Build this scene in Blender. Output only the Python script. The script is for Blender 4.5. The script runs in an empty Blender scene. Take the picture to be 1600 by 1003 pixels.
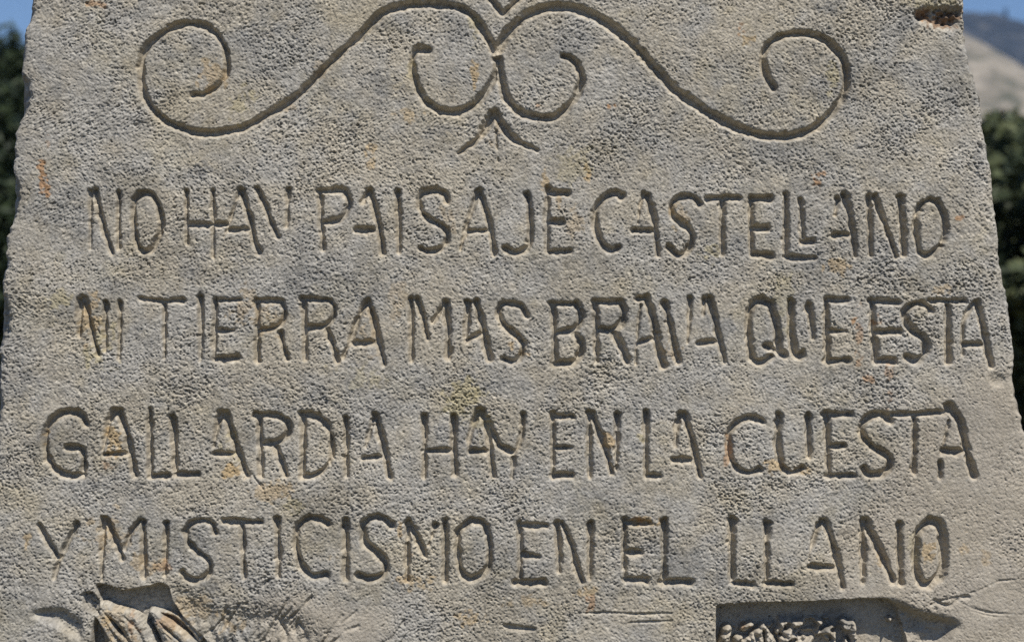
import bpy, math, random
import numpy as np

# ------------------------------------------------------------------ camera, sky, sun, exposure
scene = bpy.context.scene
S = 0.00075                      # metres per photograph pixel on the stone's face
CX, CY, CZ, DIST = 800.0, 501.5, 1.5, 2.3333
col = scene.collection

cam_data = bpy.data.cameras.new('camera')
cam_data.lens = 70.0
cam_data.sensor_width = 36.0
cam_data.clip_start = 0.05
cam_data.clip_end = 12000.0
cam_data.dof.use_dof = True
cam_data.dof.focus_distance = DIST
cam_data.dof.aperture_fstop = 6.3
cam = bpy.data.objects.new('camera', cam_data)
cam.location = (0.0, -DIST, CZ)
cam.rotation_euler = (math.radians(90), 0, 0)
col.objects.link(cam)
scene.camera = cam

SUN = np.array([0.27, -0.45, 0.83])
SUN = SUN / np.linalg.norm(SUN)
scene.cycles.use_denoising = False
world = bpy.data.worlds.new('World')
scene.world = world
world.use_nodes = True
wn = world.node_tree
wn.nodes.clear()
sky = wn.nodes.new('ShaderNodeTexSky')
sky.sky_type = 'NISHITA'
sky.sun_disc = False
sky.sun_elevation = math.asin(SUN[2])
sky.sun_rotation = math.atan2(SUN[0], SUN[1])
sky.altitude = 1500
sky.air_density = 1.0
sky.dust_density = 0.15
sky.ozone_density = 6.0
bg = wn.nodes.new('ShaderNodeBackground')
bg.inputs['Strength'].default_value = 0.074
wo = wn.nodes.new('ShaderNodeOutputWorld')
wn.links.new(sky.outputs[0], bg.inputs[0])
wn.links.new(bg.outputs[0], wo.inputs[0])

sun_data = bpy.data.lights.new('sun', 'SUN')
sun_data.energy = 4.9
sun_data.angle = math.radians(0.53)
sun_data.color = (1.0, 0.93, 0.82)
sun = bpy.data.objects.new('sun', sun_data)
from mathutils import Vector
sun.rotation_euler = Vector(tuple(SUN)).to_track_quat('Z', 'Y').to_euler()
sun.location = (3, -3, 6)
col.objects.link(sun)

scene.view_settings.view_transform = 'Standard'
scene.view_settings.look = 'None'
scene.view_settings.exposure = 0.30
scene.view_settings.gamma = 1.0
scene.view_settings.use_curve_mapping = False

# ------------------------------------------------------------------ helpers
rng = np.random.default_rng(7)

def mesh_np(name, verts, quads, smooth=False, colours=None, normals=None, tris=None):
    verts = np.asarray(verts, np.float32)
    me = bpy.data.meshes.new(name)
    quads = np.asarray(quads, np.int32).reshape(-1, 4)
    tris = np.zeros((0, 3), np.int32) if tris is None else np.asarray(tris, np.int32).reshape(-1, 3)
    me.vertices.add(len(verts))
    me.vertices.foreach_set('co', verts.ravel())
    nl = quads.size + tris.size
    me.loops.add(nl)
    me.loops.foreach_set('vertex_index', np.concatenate([quads.ravel(), tris.ravel()]))
    npoly = len(quads) + len(tris)
    me.polygons.add(npoly)
    st = np.concatenate([np.arange(len(quads)) * 4, quads.size + np.arange(len(tris)) * 3]).astype(np.int32)
    me.polygons.foreach_set('loop_start', st)
    me.update(calc_edges=True)
    me.polygons.foreach_set('use_smooth', np.full(npoly, smooth, bool))
    if colours is not None:
        at = me.color_attributes.new('stone_colour', 'FLOAT_COLOR', 'POINT')
        c4 = np.ones((len(verts), 4), np.float32)
        colours = np.asarray(colours)
        c4[:, 3] = 0
        c4[:, :colours.shape[1]] = colours
        at.data.foreach_set('color', c4.ravel())
    if normals is not None:
        me.normals_split_custom_set_from_vertices(np.asarray(normals, np.float32))
    return me

def obj(name, me, mat=None, parent=None, label=None, cat=None, group=None, kind=None, loc=None):
    o = bpy.data.objects.new(name, me)
    col.objects.link(o)
    if mat is not None and me is not None:
        if len(me.materials) == 0:
            me.materials.append(mat)
    if parent is not None:
        o.parent = parent
    if label: o['label'] = label
    if cat: o['category'] = cat
    if group: o['group'] = group
    if kind: o['kind'] = kind
    if loc is not None: o.location = loc
    return o

def gauss(img, sx, sy):
    """gaussian blur by FFT"""
    H, W = img.shape
    fy = np.fft.fftfreq(H)[:, None]
    fx = np.fft.rfftfreq(W)[None, :]
    k = np.exp(-2 * (math.pi ** 2) * ((fx * sx) ** 2 + (fy * sy) ** 2))
    return np.fft.irfft2(np.fft.rfft2(img) * k, s=img.shape)

def nz(H, W, sx, sy, seed):
    r = np.random.default_rng(seed).standard_normal((H, W))
    g = gauss(r, sx, sy)
    return g / g.std()

def sstep(a, b, x):
    t = np.clip((x - a) / (b - a), 0, 1)
    return t * t * (3 - 2 * t)

# ------------------------------------------------------------------ raster of the carved face, in photograph pixels
X0, Y0, X1, Y1 = -90, -60, 1720, 1200
RW, RH = X1 - X0, Y1 - Y0
H = np.zeros((RH, RW))
LAB = np.zeros((RH, RW), np.int16)
BEST = np.full((RH, RW), -99.0)         # how far inside a groove
CUT = np.zeros((RH, RW))               # carved depth
wob1 = nz(RH, RW, 5, 5, 11)
wob2 = nz(RH, RW, 1.8, 1.8, 12)
chipn = nz(RH, RW, 3.2, 3.0, 13)

def catmull(pts, n=7):
    p = np.asarray(pts, float)
    if len(p) < 4:
        return p
    q = np.vstack([2 * p[0] - p[1], p, 2 * p[-1] - p[-2]])
    out = []
    for i in range(1, len(q) - 2):
        a, b, c, d = q[i - 1], q[i], q[i + 1], q[i + 2]
        for t in np.arange(n) / n:
            out.append(0.5 * ((2 * b) + (c - a) * t + (2 * a - 5 * b + 4 * c - d) * t * t + (3 * b - a - 3 * c + d) * t ** 3))
    out.append(p[-1])
    return np.array(out)

def groove(pts, w0, w1, lab, depth=1.0, shift=(-1.2, 1.0), flare=0.0):
    p = catmull(pts) + np.array(shift)
    seg = np.linalg.norm(np.diff(p, axis=0), axis=1)
    cum = np.concatenate([[0], np.cumsum(seg)])
    tot = max(cum[-1], 1e-6)
    m = max(w0, w1) * 1.5 + 8
    xa, ya = int(max(0, p[:, 0].min() - m - X0)), int(max(0, p[:, 1].min() - m - Y0))
    xb, yb = int(min(RW, p[:, 0].max() + m - X0)), int(min(RH, p[:, 1].max() + m - Y0))
    if xb <= xa or yb <= ya:
        return
    gx, gy = np.meshgrid(np.arange(xa, xb) + X0 + 0.0, np.arange(ya, yb) + Y0 + 0.0)
    best = np.full(gx.shape, -99.0)
    width = np.full(gx.shape, 1.0)
    for i in range(len(seg)):
        a, b = p[i], p[i + 1]
        d = b - a
        L2 = max(float(d @ d), 1e-9)
        t = np.clip(((gx - a[0]) * d[0] + (gy - a[1]) * d[1]) / L2, 0, 1)
        dist = np.hypot(gx - a[0] - t * d[0], gy - a[1] - t * d[1])
        s = (cum[i] + t * seg[i]) / tot
        w = (w0 + (w1 - w0) * s) * 0.98 + 0.55
        if flare:
            w = w * (1 + flare * np.exp(-s * tot / 7.0))
        e = w - dist
        up = e > best
        best = np.where(up, e, best)
        width = np.where(up, w, width)
    sl = (slice(ya, yb), slice(xa, xb))
    e = best + 0.70 * wob1[sl] + 0.42 * wob2[sl] + 1.7 * np.clip(chipn[sl] - 1.0, 0, 1.2)
    wall = np.clip(width * 0.80, 1.3, 7.0)
    t = np.clip(e / wall, 0, 1)
    prof = t
    D = depth * np.clip(width * 2.0, 3.6, 15.0)
    c = prof * D + 0.25 * np.clip(e - wall, 0, 6)
    CUT[sl] = np.maximum(CUT[sl], c)
    up = (e > BEST[sl]) & (e > 0)
    LAB[sl] = np.where(up, lab, LAB[sl])
    BEST[sl] = np.maximum(BEST[sl], e)

REG = {'A': (100, 270, 4), 'B': (480, 270, 3.636), 'C': (900, 270, 4), 'D': (1200, 270, 4),
       'E': (100, 440, 4), 'F': (400, 440, 4), 'G': (800, 440, 4), 'H': (1150, 440, 3.556),
       'I': (50, 620, 4), 'J': (400, 620, 4), 'K': (780, 620, 4), 'L': (1120, 620, 3.556),
       'M': (40, 790, 4), 'N': (400, 790, 4), 'O': (780, 790, 4), 'P': (1120, 790, 4),
       'Q': (180, 0, 4), 'R': (560, 0, 3.5825), 'S': (950, 0, 4), 'Z': (0, 0, 1)}

# each letter: (what it reads, region, strokes); a stroke: "w0 w1 | x,y x,y ..." ; widths are half widths in pixels
LINES = [
 ('first carved line, reading NO HAY PAISAJE CASTELLANO', [
  ('N', 'A', ['4.5 2|170,115 168,300 165,470', '6 4.5|195,110 215,180 245,320 305,500', '5 3.2|345,125 343,300 341,470']),
  ('O', 'A', ['6 5.5|445,170 500,120 560,140 600,230 610,340 570,450 510,492 460,440 442,330 440,220 448,165']),
  ('H', 'A', ['4.5 3|770,115 772,280 772,440', '5 2.5|935,115 937,300 935,520', '5.5 6|785,322 1020,318']),
  ('A', 'A', ['5 1.5|1100,110 1075,190 1040,300 1005,400', '6.5 5|1110,110 1165,280 1190,400 1225,495', '5 4.5|1035,352 1165,352']),
  ('Y', 'A', ['5.5 5|1215,100 1260,190 1300,320 1345,400', '4.5 2.5|1410,95 1405,180 1400,330']),
  ('P', 'B', ['5 5|75,100 82,260 95,430', '5.5 6|62,100 215,98', '6 6|215,100 242,150 240,190 205,245 150,272 90,280']),
  ('A', 'B', ['6 3|350,105 315,165', '6 6|358,100 385,180 415,320 432,450', '6.5 6.5|292,322 380,322']),
  ('I', 'B', ['6 4.5|517,110 525,280 525,445']),
  ('S', 'B', ['6 6|800,160 785,115 720,98 660,115 640,160 655,220 705,265 765,295 798,345 788,400 750,435 700,442 650,430']),
  ('A', 'B', ['5.5 3|975,110 945,190 905,320 875,430', '6 5|985,108 1025,230 1045,320 1070,460', '4.5 5.5|905,328 1040,325']),
  ('J', 'B', ['6.5 6|1252,115 1268,200 1270,390 1240,430 1185,450 1125,425']),
  ('E', 'B', ['5 5|1370,85 1365,270 1368,440', '7 7|1375,112 1482,112', '6.5 6.5|1370,275 1450,275', '6 6|1368,445 1500,442']),
  ('C', 'C', ['6.5 6|290,140 250,118 190,150 135,215 122,300 140,380 175,450 225,480 275,465']),
  ('A', 'C', ['4.5 1.5|435,130 410,180 385,330', '6 5|450,140 490,270 505,400 520,510', '7 7|370,358 485,358']),
  ('S', 'C', ['6 6.5|780,190 750,155 700,148 640,160 603,205 615,265 655,305 710,345 732,400 720,460 690,500 640,510 592,465']),
  ('T', 'C', ['6 6|820,158 1025,152', '6 5|920,160 922,330 922,500']),
  ('E', 'C', ['5 5|1100,150 1100,350 1105,500', '7 7|1100,158 1220,158', '7 7|1105,342 1200,345', '7 7|1110,505 1225,512']),
  ('L', 'C', ['5.5 6|1318,135 1320,300 1320,515', '7 5|1325,522 1410,528 1500,530']),
  ('L', 'C', ['4 5|1408,170 1420,300 1428,400', '7 6|1422,425 1490,428']),
  ('A', 'D', ['6 4|445,165 425,260', '6 5.5|480,140 515,250 540,400 550,520', '6.5 6.5|415,385 510,385']),
  ('N', 'D', ['6 5|635,145 640,300 650,510', '5.5 4.5|670,145 715,265 758,380 805,515', '6.5 6.5|830,150 845,300 858,500']),
  ('O', 'D', ['6 6|1020,165 1070,190 1105,280 1108,380 1080,450 1035,495 990,512 950,480 935,400 930,300 940,240 975,185 1020,165']),
 ]),
 ('second carved line, reading NI TIERRA MAS BRAVA QUE ESTA', [
  ('N', 'E', ['6 3.5|100,115 96,340', '5 5|125,100 150,180 175,320 215,450', '5 3.5|262,125 258,430']),
  ('I', 'E', ['5 2.8|352,125 354,300 344,480']),
  ('T', 'E', ['4 6|478,100 600,118 745,115', '5 3|630,135 632,470']),
  ('I', 'E', ['6 3.5|855,95 860,300 852,490']),
  ('E', 'E', ['6 4|950,110 945,300 942,480', '6 4.5|945,115 1105,110', '5 5|945,303 1065,305', '7 7|945,478 1085,475']),
  ('R', 'E', ['4.5 5.5|1212,110 1212,300 1212,490', '5.5 5|1207,112 1365,120', '5 6|1365,122 1385,185 1365,250 1300,290 1215,300', '5.5 5.5|1355,315 1375,400 1400,480']),
  ('R', 'F', ['5.5 4.5|305,110 308,300 312,480', '6 5|290,105 470,115', '5 6|470,118 495,160 488,220 440,270 380,282 315,278', '5.5 5|445,290 480,380 510,490']),
  ('A', 'F', ['7 3.5|698,125 650,210 600,350 550,465', '6.5 5.5|705,120 745,250 775,400 805,510', '6 6|600,378 745,378']),
  ('M', 'F', ['5.5 4|975,110 978,300 975,490', '6 5|1010,110 1045,200 1075,350', '4 6|1110,250 1175,145', '7 6|1190,135 1205,300 1205,470']),
  ('A', 'F', ['5.5 5|1330,130 1325,230 1315,340', '5.5 7|1383,125 1415,250 1440,370 1465,480', '5.5 6|1320,362 1410,322']),
  ('S', 'Z', ['6 6|824,492 815,478 800,473 786,475 780,488 786,503 800,517 813,528 819,541 813,559 800,565 788,560']),
  ('B', 'G', ['5.5 5|262,140 270,330 272,510', '6 6|250,135 400,138', '7 6|400,138 432,185 428,250 385,295 285,318', '6 7|395,318 438,380 435,440 385,500 275,512']),
  ('R', 'G', ['5.5 5.5|528,120 535,300 535,490', '7 6.5|522,122 680,130', '6.5 7|680,132 705,190 680,260 620,295 545,297', '6.5 6.5|640,315 690,400 722,490']),
  ('A', 'G', ['7 7|795,105 838,105', '3 2.5|810,140 795,250 785,370 780,510', '7 7|842,100 885,230 915,400 950,520', '5 5.5|790,378 885,350']),
  ('V', 'G', ['6.5 6|960,130 990,250 1020,400 1045,490', '5 2|1118,105 1115,250 1102,380']),
  ('A', 'G', ['6.5 3|1210,110 1200,200', '7 5|1240,100 1270,230 1305,370 1335,495', '5.5 6|1170,378 1285,370']),
  ('Q', 'H', ['7 6.5|190,122 150,100 105,120 80,180 75,270 85,370 110,435 160,440 205,410', '7 6.5|195,120 220,200 240,300 240,370', '7 7.5|170,355 215,372 275,408']),
  ('U', 'H', ['6.5 7|310,110 312,250 325,370 350,410 380,395', '7 4|415,125 425,220 432,310']),
  ('E', 'H', ['6 5.5|507,100 510,270 515,440', '6.5 6|510,98 622,98', '6 5.5|515,272 615,272', '5.5 6|500,435 632,435']),
  ('E', 'H', ['6 6|760,105 768,270 782,440', '6.5 5.5|748,105 910,115', '7 6.5|775,275 910,272', '6.5 6.5|775,435 882,437']),
  ('S', 'H', ['6 7.5|1090,155 1050,122 1000,120 945,160 945,215 985,270 1040,310 1065,360 1045,410 1000,432 952,415']),
  ('T', 'H', ['5.5 5.5|1080,102 1275,105', '5.5 6.5|1180,130 1180,300 1185,440']),
  ('A', 'H', ['5 2.5|1330,112 1290,170 1265,230 1262,400', '6.5 6|1345,118 1375,250 1395,350 1420,462', '6.5 6|1268,345 1375,345']),
 ]),
 ('third carved line, reading GALLARDIA HAY EN LA CUESTA', [
  ('G', 'I', ['7 6|335,165 305,112 230,92 150,120 98,190 85,290 105,390 160,455 240,488 320,480', '6.5 6.5|225,312 305,320 325,370 325,455']),
  ('A', 'I', ['7 2.5|520,90 485,150 460,260 445,330', '7 5.5|550,95 600,250 622,370 650,490', '5 5|455,357 600,350']),
  ('L', 'I', ['5.5 5.5|740,75 740,300 742,485', '6.5 6|752,492 855,488']),
  ('L', 'I', ['6.5 6|888,130 893,300 900,455', '6.5 6|905,478 1038,478']),
  ('A', 'I', ['8 3.5|1185,105 1155,190 1140,300', '7.5 6|1210,105 1268,270 1300,370 1345,490', '5 5|1145,352 1280,352']),
  ('R', 'J', ['6 5|22,110 30,300 35,485', '6.5 6.5|5,105 130,110', '6.5 6|130,110 195,150 208,215 165,265 100,290 40,292', '6 6.5|125,312 165,400 190,488']),
  ('D', 'J', ['6 5.5|300,105 300,300 292,490', '7 5|290,105 375,115 440,165 475,250 480,370', '4 6|475,380 440,435 385,478 300,492']),
  ('I', 'J', ['6 4.5|565,130 572,300 570,490']),
  ('A', 'J', ['6 2|738,140 715,210 690,310', '7 6.5|750,115 795,280 820,400 838,495', '5.5 6|675,378 785,372']),
  ('H', 'J', ['6 4.5|1060,120 1062,300 1055,495', '6.5 6|1240,120 1240,300 1250,480', '6 6|1065,332 1230,332']),
  ('A', 'J', ['7 2.5|1400,85 1365,160 1340,240 1332,340', '6.5 4.5|1415,90 1455,220 1475,370 1490,490', '6.5 6|1340,338 1455,335']),
  ('Y', 'K', ['5 5.5|-85,120 -40,210 5,300 80,340', '6.5 3|150,112 150,200 125,300 95,350', '4 3|92,380 85,500']),
  ('E', 'K', ['5 4.5|340,105 342,300 342,500', '6.5 6|340,118 465,120', '6 6|345,315 455,315', '7.5 7.5|345,488 460,485']),
  ('N', 'K', ['5.5 5|570,100 568,300 570,490', '6.5 5.5|585,105 640,250 680,370 712,468', '6.5 3.5|740,110 740,300 735,455']),
  ('L', 'K', ['6 5|920,95 922,300 925,475', '7 6.5|928,488 1005,490']),
  ('A', 'K', ['7 2.5|1140,110 1115,180 1105,300', '6.5 5.5|1160,108 1205,250 1232,370 1262,492', '6.5 6|1098,390 1200,390']),
  ('C', 'L', ['6 6|265,135 200,108 130,130 80,190 70,270 85,350 130,402 190,418 245,400']),
  ('U', 'L', ['7 6|352,100 345,220 352,330 385,400 435,415 482,390', '6.5 4.5|515,110 515,330']),
  ('E', 'L', ['7 5.5|615,90 622,250 630,430', '7 6.5|605,95 748,95', '7 6|622,275 712,268', '6 6|622,435 765,435']),
  ('S', 'L', ['7 6.5|970,130 925,95 860,105 812,160 822,220 865,270 925,305 965,345 955,400 905,428 850,428 822,392']),
  ('T', 'L', ['5.5 6|985,92 1110,92 1265,82', '5.5 5|1102,110 1100,410']),
  ('A', 'L', ['9.5 7|1290,50 1340,110', '7 6.5|1335,100 1362,160 1388,280 1415,380 1432,435', '7.5 7|1262,295 1375,302', '5 5|1247,370 1245,440', '2 2|1290,130 1262,270']),
 ]),
 ('fourth carved line, reading Y MISTICISMO EN EL LLANO', [
  ('Y', 'M', ['4.5 6|90,120 130,200 200,320', '5.5 5|320,115 262,230 215,330', '4.5 4|213,330 200,380 180,445']),
  ('M', 'M', ['5.5 4|487,80 480,250 475,460', '7 5.5|505,85 560,200 605,325', '4 6|620,270 655,170 715,90', '5.5 6|735,100 740,300 740,440']),
  ('I', 'M', ['6 4|882,110 878,250 872,430']),
  ('S', 'M', ['5.5 5.5|1190,165 1170,110 1110,88 1040,102 1008,155 1020,220 1062,270 1130,320 1158,380 1135,435 1070,462 1012,448 985,415']),
  ('T', 'M', ['6.5 6.5|1245,92 1475,100', '5 5|1360,110 1365,300 1370,445']),
  ('I', 'N', ['6 5.5|135,85 140,200 145,300 140,430']),
  ('C', 'N', ['6.5 6.5|450,105 395,78 330,78 272,125 253,200 262,300 302,390 360,435 440,425']),
  ('I', 'N', ['6.5 6|560,90 568,250 565,445']),
  ('S', 'N', ['7 7|850,115 800,78 740,70 685,105 672,160 692,230 752,280 805,340 812,400 775,442 710,456 648,430']),
  ('M', 'N', ['6.5 4.5|955,95 950,300 950,460', '7 5.5|965,110 1015,200 1060,305', '2 6|1085,240 1130,115', '7 6|1185,95 1188,300 1188,465']),
  ('O', 'N', ['6.5 6|1350,85 1420,105 1455,180 1463,290 1455,380 1405,430 1345,456 1290,415 1270,330 1265,220 1272,150 1350,85']),
  ('E', 'O', ['5 4.5|130,105 138,250 135,450', '6 5.5|130,118 300,122', '8 5|150,300 252,318', '7 7|105,475 283,472']),
  ('N', 'O', ['7 5|370,110 378,250 380,400', '6 5.5|400,110 450,230 490,370 525,470', '6.5 5|575,110 575,300 570,455']),
  ('E', 'O', ['6 4.5|790,85 785,300 795,465', '7.5 6.5|795,100 938,105', '7 7|785,286 888,286', '6.5 6.5|790,455 928,463']),
  ('L', 'O', ['6 5.5|1035,100 1035,300 1035,465', '7 8|1020,475 1195,472']),
  ('L', 'P', ['7.5 6|98,90 98,200 97,330 102,455', '6.5 6|105,478 225,485']),
  ('L', 'P', ['7.5 4.5|315,110 315,300 315,455', '6.5 6|315,478 468,484']),
  ('A', 'P', ['6.5 2|660,95 620,180 590,270 580,340', '7 5.5|680,95 730,240 765,370 790,500', '6.5 6|592,372 735,385']),
  ('N', 'P', ['6.5 5|920,95 920,300 920,475', '8 6.5|935,105 1000,230 1060,350 1110,465', '6.5 6.5|1148,115 1150,300 1158,480']),
  ('O', 'P', ['9 7.5|1340,95 1395,115 1420,190 1424,300 1415,400 1370,460 1310,492 1268,450 1250,350 1258,230 1275,150 1340,95']),
 ]),
]
SCROLLS = [
  ('long left scroll curling inward at its far end', 'Q', ['5.5 7.5|490,592 560,585 640,540 692,470 702,380 680,280 620,195 540,152 450,145 360,170 270,225 200,300 165,390 168,480 185,580 230,670 310,745 420,800 540,828 680,820 820,788 940,720 1080,640 1180,560 1290,450 1400,340 1500,250 1600,150 1700,65 1840,28 1990,22 2120,38 2220,78 2290,165 2340,250 2375,320']),
  ('left inner curl', 'R', ['7.5 6|779,330 770,420 745,470 700,535 640,590 560,622 460,615 375,560 330,480 312,400 303,340 322,288 352,275 400,280']),
  ('long right scroll curling inward at its far end', 'S', ['9 6.5|-685,310 -630,215 -560,140 -460,75 -350,45 -220,50 -100,90 0,145 100,225 200,320 300,430 400,540 520,630 680,730 850,808 1000,848 1150,848 1285,800 1385,720 1465,620 1490,500 1478,380 1420,295 1330,235 1200,210 1085,225 1005,282 975,340 982,430 1010,500 1045,545']),
  ('right inner curl', 'R', ['7.5 6.5|788,330 800,430 832,540 900,618 1000,655 1090,655 1160,610 1220,540 1248,460 1238,380 1195,325 1150,312']),
  ('notch between the two scrolls at the top edge', 'R', ['7 5|720,-40 790,50 812,78', '5 7|812,78 850,42 930,-40']),
  ('two-armed arrow carved under the curls', 'R', ['10 3.5|758,640 715,720 650,790 565,855', '9.5 3|768,635 820,715 885,785 1005,838', '2.5 1.5|775,730 785,900']),
]

part_list = []      # (label id, name, label text, line index)
nid = 1
def run_strokes(reg, strokes, lab):
    ox, oy, s = REG[reg]
    for st in strokes:
        wd, ps = st.split('|')
        w0, w1 = [float(v) for v in wd.split()]
        pts = [(ox + float(a.split(',')[0]) / s, oy + float(a.split(',')[1]) / s) for a in ps.split()]
        vert = abs(pts[-1][1] - pts[0][1]) > 1.5 * abs(pts[-1][0] - pts[0][0]) and len(pts) <= 4 and lab < 900
        if abs(pts[-1][0] - pts[0][0]) > 2.5 * abs(pts[-1][1] - pts[0][1]) and len(pts) <= 4:
            w0, w1 = w0 * 0.9, w1 * 0.9
        groove(pts, w0, w1, lab, flare=0.10 if vert else 0.0)
for li, (lt, letters) in enumerate(LINES):
    for (ch, reg, strokes) in letters:
        run_strokes(reg, strokes, nid)
        part_list.append((nid, 'carved_letter', 'carved letter ' + ch, li))
        nid += 1
for (lt, reg, strokes) in SCROLLS:
    run_strokes(reg, strokes, nid)
    part_list.append((nid, 'scroll_groove', lt, 4))
    nid += 1

# -------- sunk reliefs at the lower edge
GX, GY = np.meshgrid(np.arange(RW) + X0 + 0.0, np.arange(RH) + Y0 + 0.0)
def poly_mask(pts):
    m = np.zeros((RH, RW), bool)
    n = len(pts)
    for i in range(n):
        xa, ya = pts[i]; xb, yb = pts[(i + 1) % n]
        if ya == yb: continue
        c = ((ya > GY) != (yb > GY)) & (GX < (xb - xa) * (GY - ya) / (yb - ya) + xa)
        m ^= c
    return m
def sunk(pts, depth, soft, rough=1.5):
    m = poly_mask([(x, y) for x, y in pts]).astype(float)
    m = gauss(m, 2.5, 2.5)
    m = sstep(0.5 - 0.36, 0.5 + 0.36, m + 0.10 * rough * 0.3 * wob1)
    if soft > 2.5:
        m = gauss(m, soft, soft)
    return m * depth, m
def ridge(pts, w0, w1, hgt, prof=1.0):
    p = catmull(pts)
    out = np.zeros((RH, RW))
    best = np.full((RH, RW), -99.0)
    xa, xb = int(p[:, 0].min() - 40 - X0), int(min(RW, p[:, 0].max() + 40 - X0))
    ya, yb = int(p[:, 1].min() - 40 - Y0), int(min(RH, p[:, 1].max() + 40 - Y0))
    xa, ya = max(0, xa), max(0, ya)
    gx, gy = GX[ya:yb, xa:xb], GY[ya:yb, xa:xb]
    seg = np.linalg.norm(np.diff(p, axis=0), axis=1); cum = np.concatenate([[0], np.cumsum(seg)])
    b = np.full(gx.shape, 0.0)
    for i in range(len(seg)):
        a, c = p[i], p[i + 1]; d = c - a
        t = np.clip(((gx - a[0]) * d[0] + (gy - a[1]) * d[1]) / max(d @ d, 1e-9), 0, 1)
        dist = np.hypot(gx - a[0] - t * d[0], gy - a[1] - t * d[1])
        w = w0 + (w1 - w0) * (cum[i] + t * seg[i]) / cum[-1]
        b = np.maximum(b, np.sqrt(np.clip(1 - (dist / w) ** 2, 0, 1)))
    out[ya:yb, xa:xb] = b * hgt
    return out

leafL = nid; nid += 1
part_list.append((leafL, 'leaf_relief', 'sunken relief of folded leaves at the lower left', 5))
panelR = nid; nid += 1
part_list.append((panelR, 'sunken_panel', 'rectangular sunken panel with rubbly relief at the lower right', 5))
hollowL = nid; nid += 1
part_list.append((hollowL, 'chiselled_hollow', 'shallow pointed hollow left of the leaf relief', 5))

d1, m1 = sunk([(146, 1150), (146, 975), (158, 940), (150, 912), (172, 916), (190, 924), (215, 920), (234, 916), (248, 911), (262, 917), (268, 940), (285, 965), (315, 995), (340, 1030), (370, 1150)], 34, 1)
d1b, m1b = sunk([(262, 918), (290, 926), (325, 948), (360, 960), (395, 955), (440, 958), (480, 978), (500, 1020), (520, 1150), (330, 1150), (310, 1000), (270, 950)], 12, 11)
d2, m2 = sunk([(1121, 1150), (1120, 990), (1121, 946), (1180, 942), (1260, 941), (1350, 936), (1388, 937), (1402, 946), (1408, 960), (1420, 1000), (1430, 1150)], 38, 1)
d2b, m2b = sunk([(1370, 940), (1400, 944), (1425, 955), (1460, 966), (1500, 975), (1485, 990), (1472, 1010), (1475, 1150), (1370, 1150)], 24, 4.5)
d2 = np.maximum(d2, d2b + 1.2 * nz(RH, RW, 5, 4, 85) * np.clip(m2b, 0, 1)); m2 = np.maximum(m2, m2b)
d3, m3 = sunk([(45, 957), (95, 950), (128, 970), (126, 998), (110, 990), (90, 975)], 12, 3)
d4, m4 = sunk([(128, 926), (142, 924), (157, 938), (152, 958), (134, 952)], 13, 1)
d5, m5 = sunk([(782, 974), (815, 978), (842, 981), (836, 987), (790, 984)], 7, 1)
lift = np.zeros((RH, RW))
for (pts, w0, w1, h) in [
    ([(164, 950), (188, 968), (212, 1000), (232, 1060), (245, 1120)], 12, 24, 26),
    ([(158, 962), (176, 1000), (190, 1060), (200, 1120)], 8, 38, 24),
    ([(243, 972), (268, 1005), (300, 1060)], 6, 30, 24.5),
    ([(158, 955), (178, 985), (205, 1020), (225, 1110)], 4.5, 6, 27.5),
    ([(153, 962), (170, 992), (190, 1025), (200, 1110)], 5, 8, 26.5),
    ([(172, 952), (204, 966), (226, 990), (240, 1040)], 9, 18, 24),
    ([(236, 956), (262, 977), (295, 1007), (335, 1060), (360, 1120)], 6, 19, 27),
    ([(238, 958), (256, 985), (285, 1012), (320, 1060)], 3, 6, 28),
    ([(258, 993), (275, 1010), (300, 1050)], 5, 8, 26),
    ([(240, 955), (270, 962), (292, 978), (310, 1000)], 3, 6, 15)]:
    lift = np.maximum(lift, ridge(pts, w0, w1, h))
rel_in = gauss((m1 > 0.3).astype(float), 2, 2)
D1 = np.maximum(d1, d1b)
lift = np.where(lift > 1, lift + 1.0 * nz(RH, RW, 4, 4, 81) + 0.5 * nz(RH, RW, 1.5, 1.5, 82), lift)
D1 = D1 + np.clip(m1b, 0, 1) * (1.6 * nz(RH, RW, 2.5, 5, 83) + 1.2 * nz(RH, RW, 5, 5, 84))
D1 = np.where(D1 > 0.5, np.maximum(D1 - lift * 1.35 * np.clip(D1 / 26, 0, 1), -2), D1)

D1 = D1 * 0.78

# rubble inside the right-hand panel
rub = np.clip(nz(RH, RW, 6, 5, 31), -1, 2.5) * 8 + 6 * nz(RH, RW, 3, 3, 32)
ruba = sstep(962, 976, GY) * sstep(1345, 1325, GX) * sstep(1190, 1215, GX)
clump = ruba * np.clip(rub + 7, 0, 24)
clump = np.maximum(clump, ridge([(1195, 978), (1184, 1000), (1180, 1040)], 4, 26, 20) * 1.0)
clump = np.maximum(clump, ridge([(1196, 980), (1205, 1000), (1225, 1060)], 3, 22, 20))
clump = np.maximum(clump, ridge([(1164, 985), (1176, 978)], 6, 5, 18))
clump = np.maximum(clump, ridge([(1138, 985), (1134, 1010), (1130, 1100)], 8, 12, 23))
clump = np.maximum(clump, ridge([(1155, 1002), (1170, 1004)], 8, 8, 18))
clump = np.maximum(clump, ridge([(1335, 978), (1338, 1010), (1340, 1090)], 6, 9, 20))
clump = np.maximum(clump, ridge([(1393, 970), (1397, 971)], 4, 4, 12))
clump = np.where(clump > 2, clump + 2.6 * nz(RH, RW, 2.6, 2.2, 91) + 1.2 * nz(RH, RW, 1.3, 1.2, 92), clump)
D2 = np.where(d2 > 8, np.maximum(d2 - clump * 1.25, 2.0), d2)

def mark(mask, lab):
    up = (mask > 0.45) & (LAB == 0)
    LAB[up] = lab
mark(m1, leafL); mark(m1b * (GX < 400), leafL); mark(m2, panelR); mark(m3, hollowL); mark(m4, hollowL)

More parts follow.
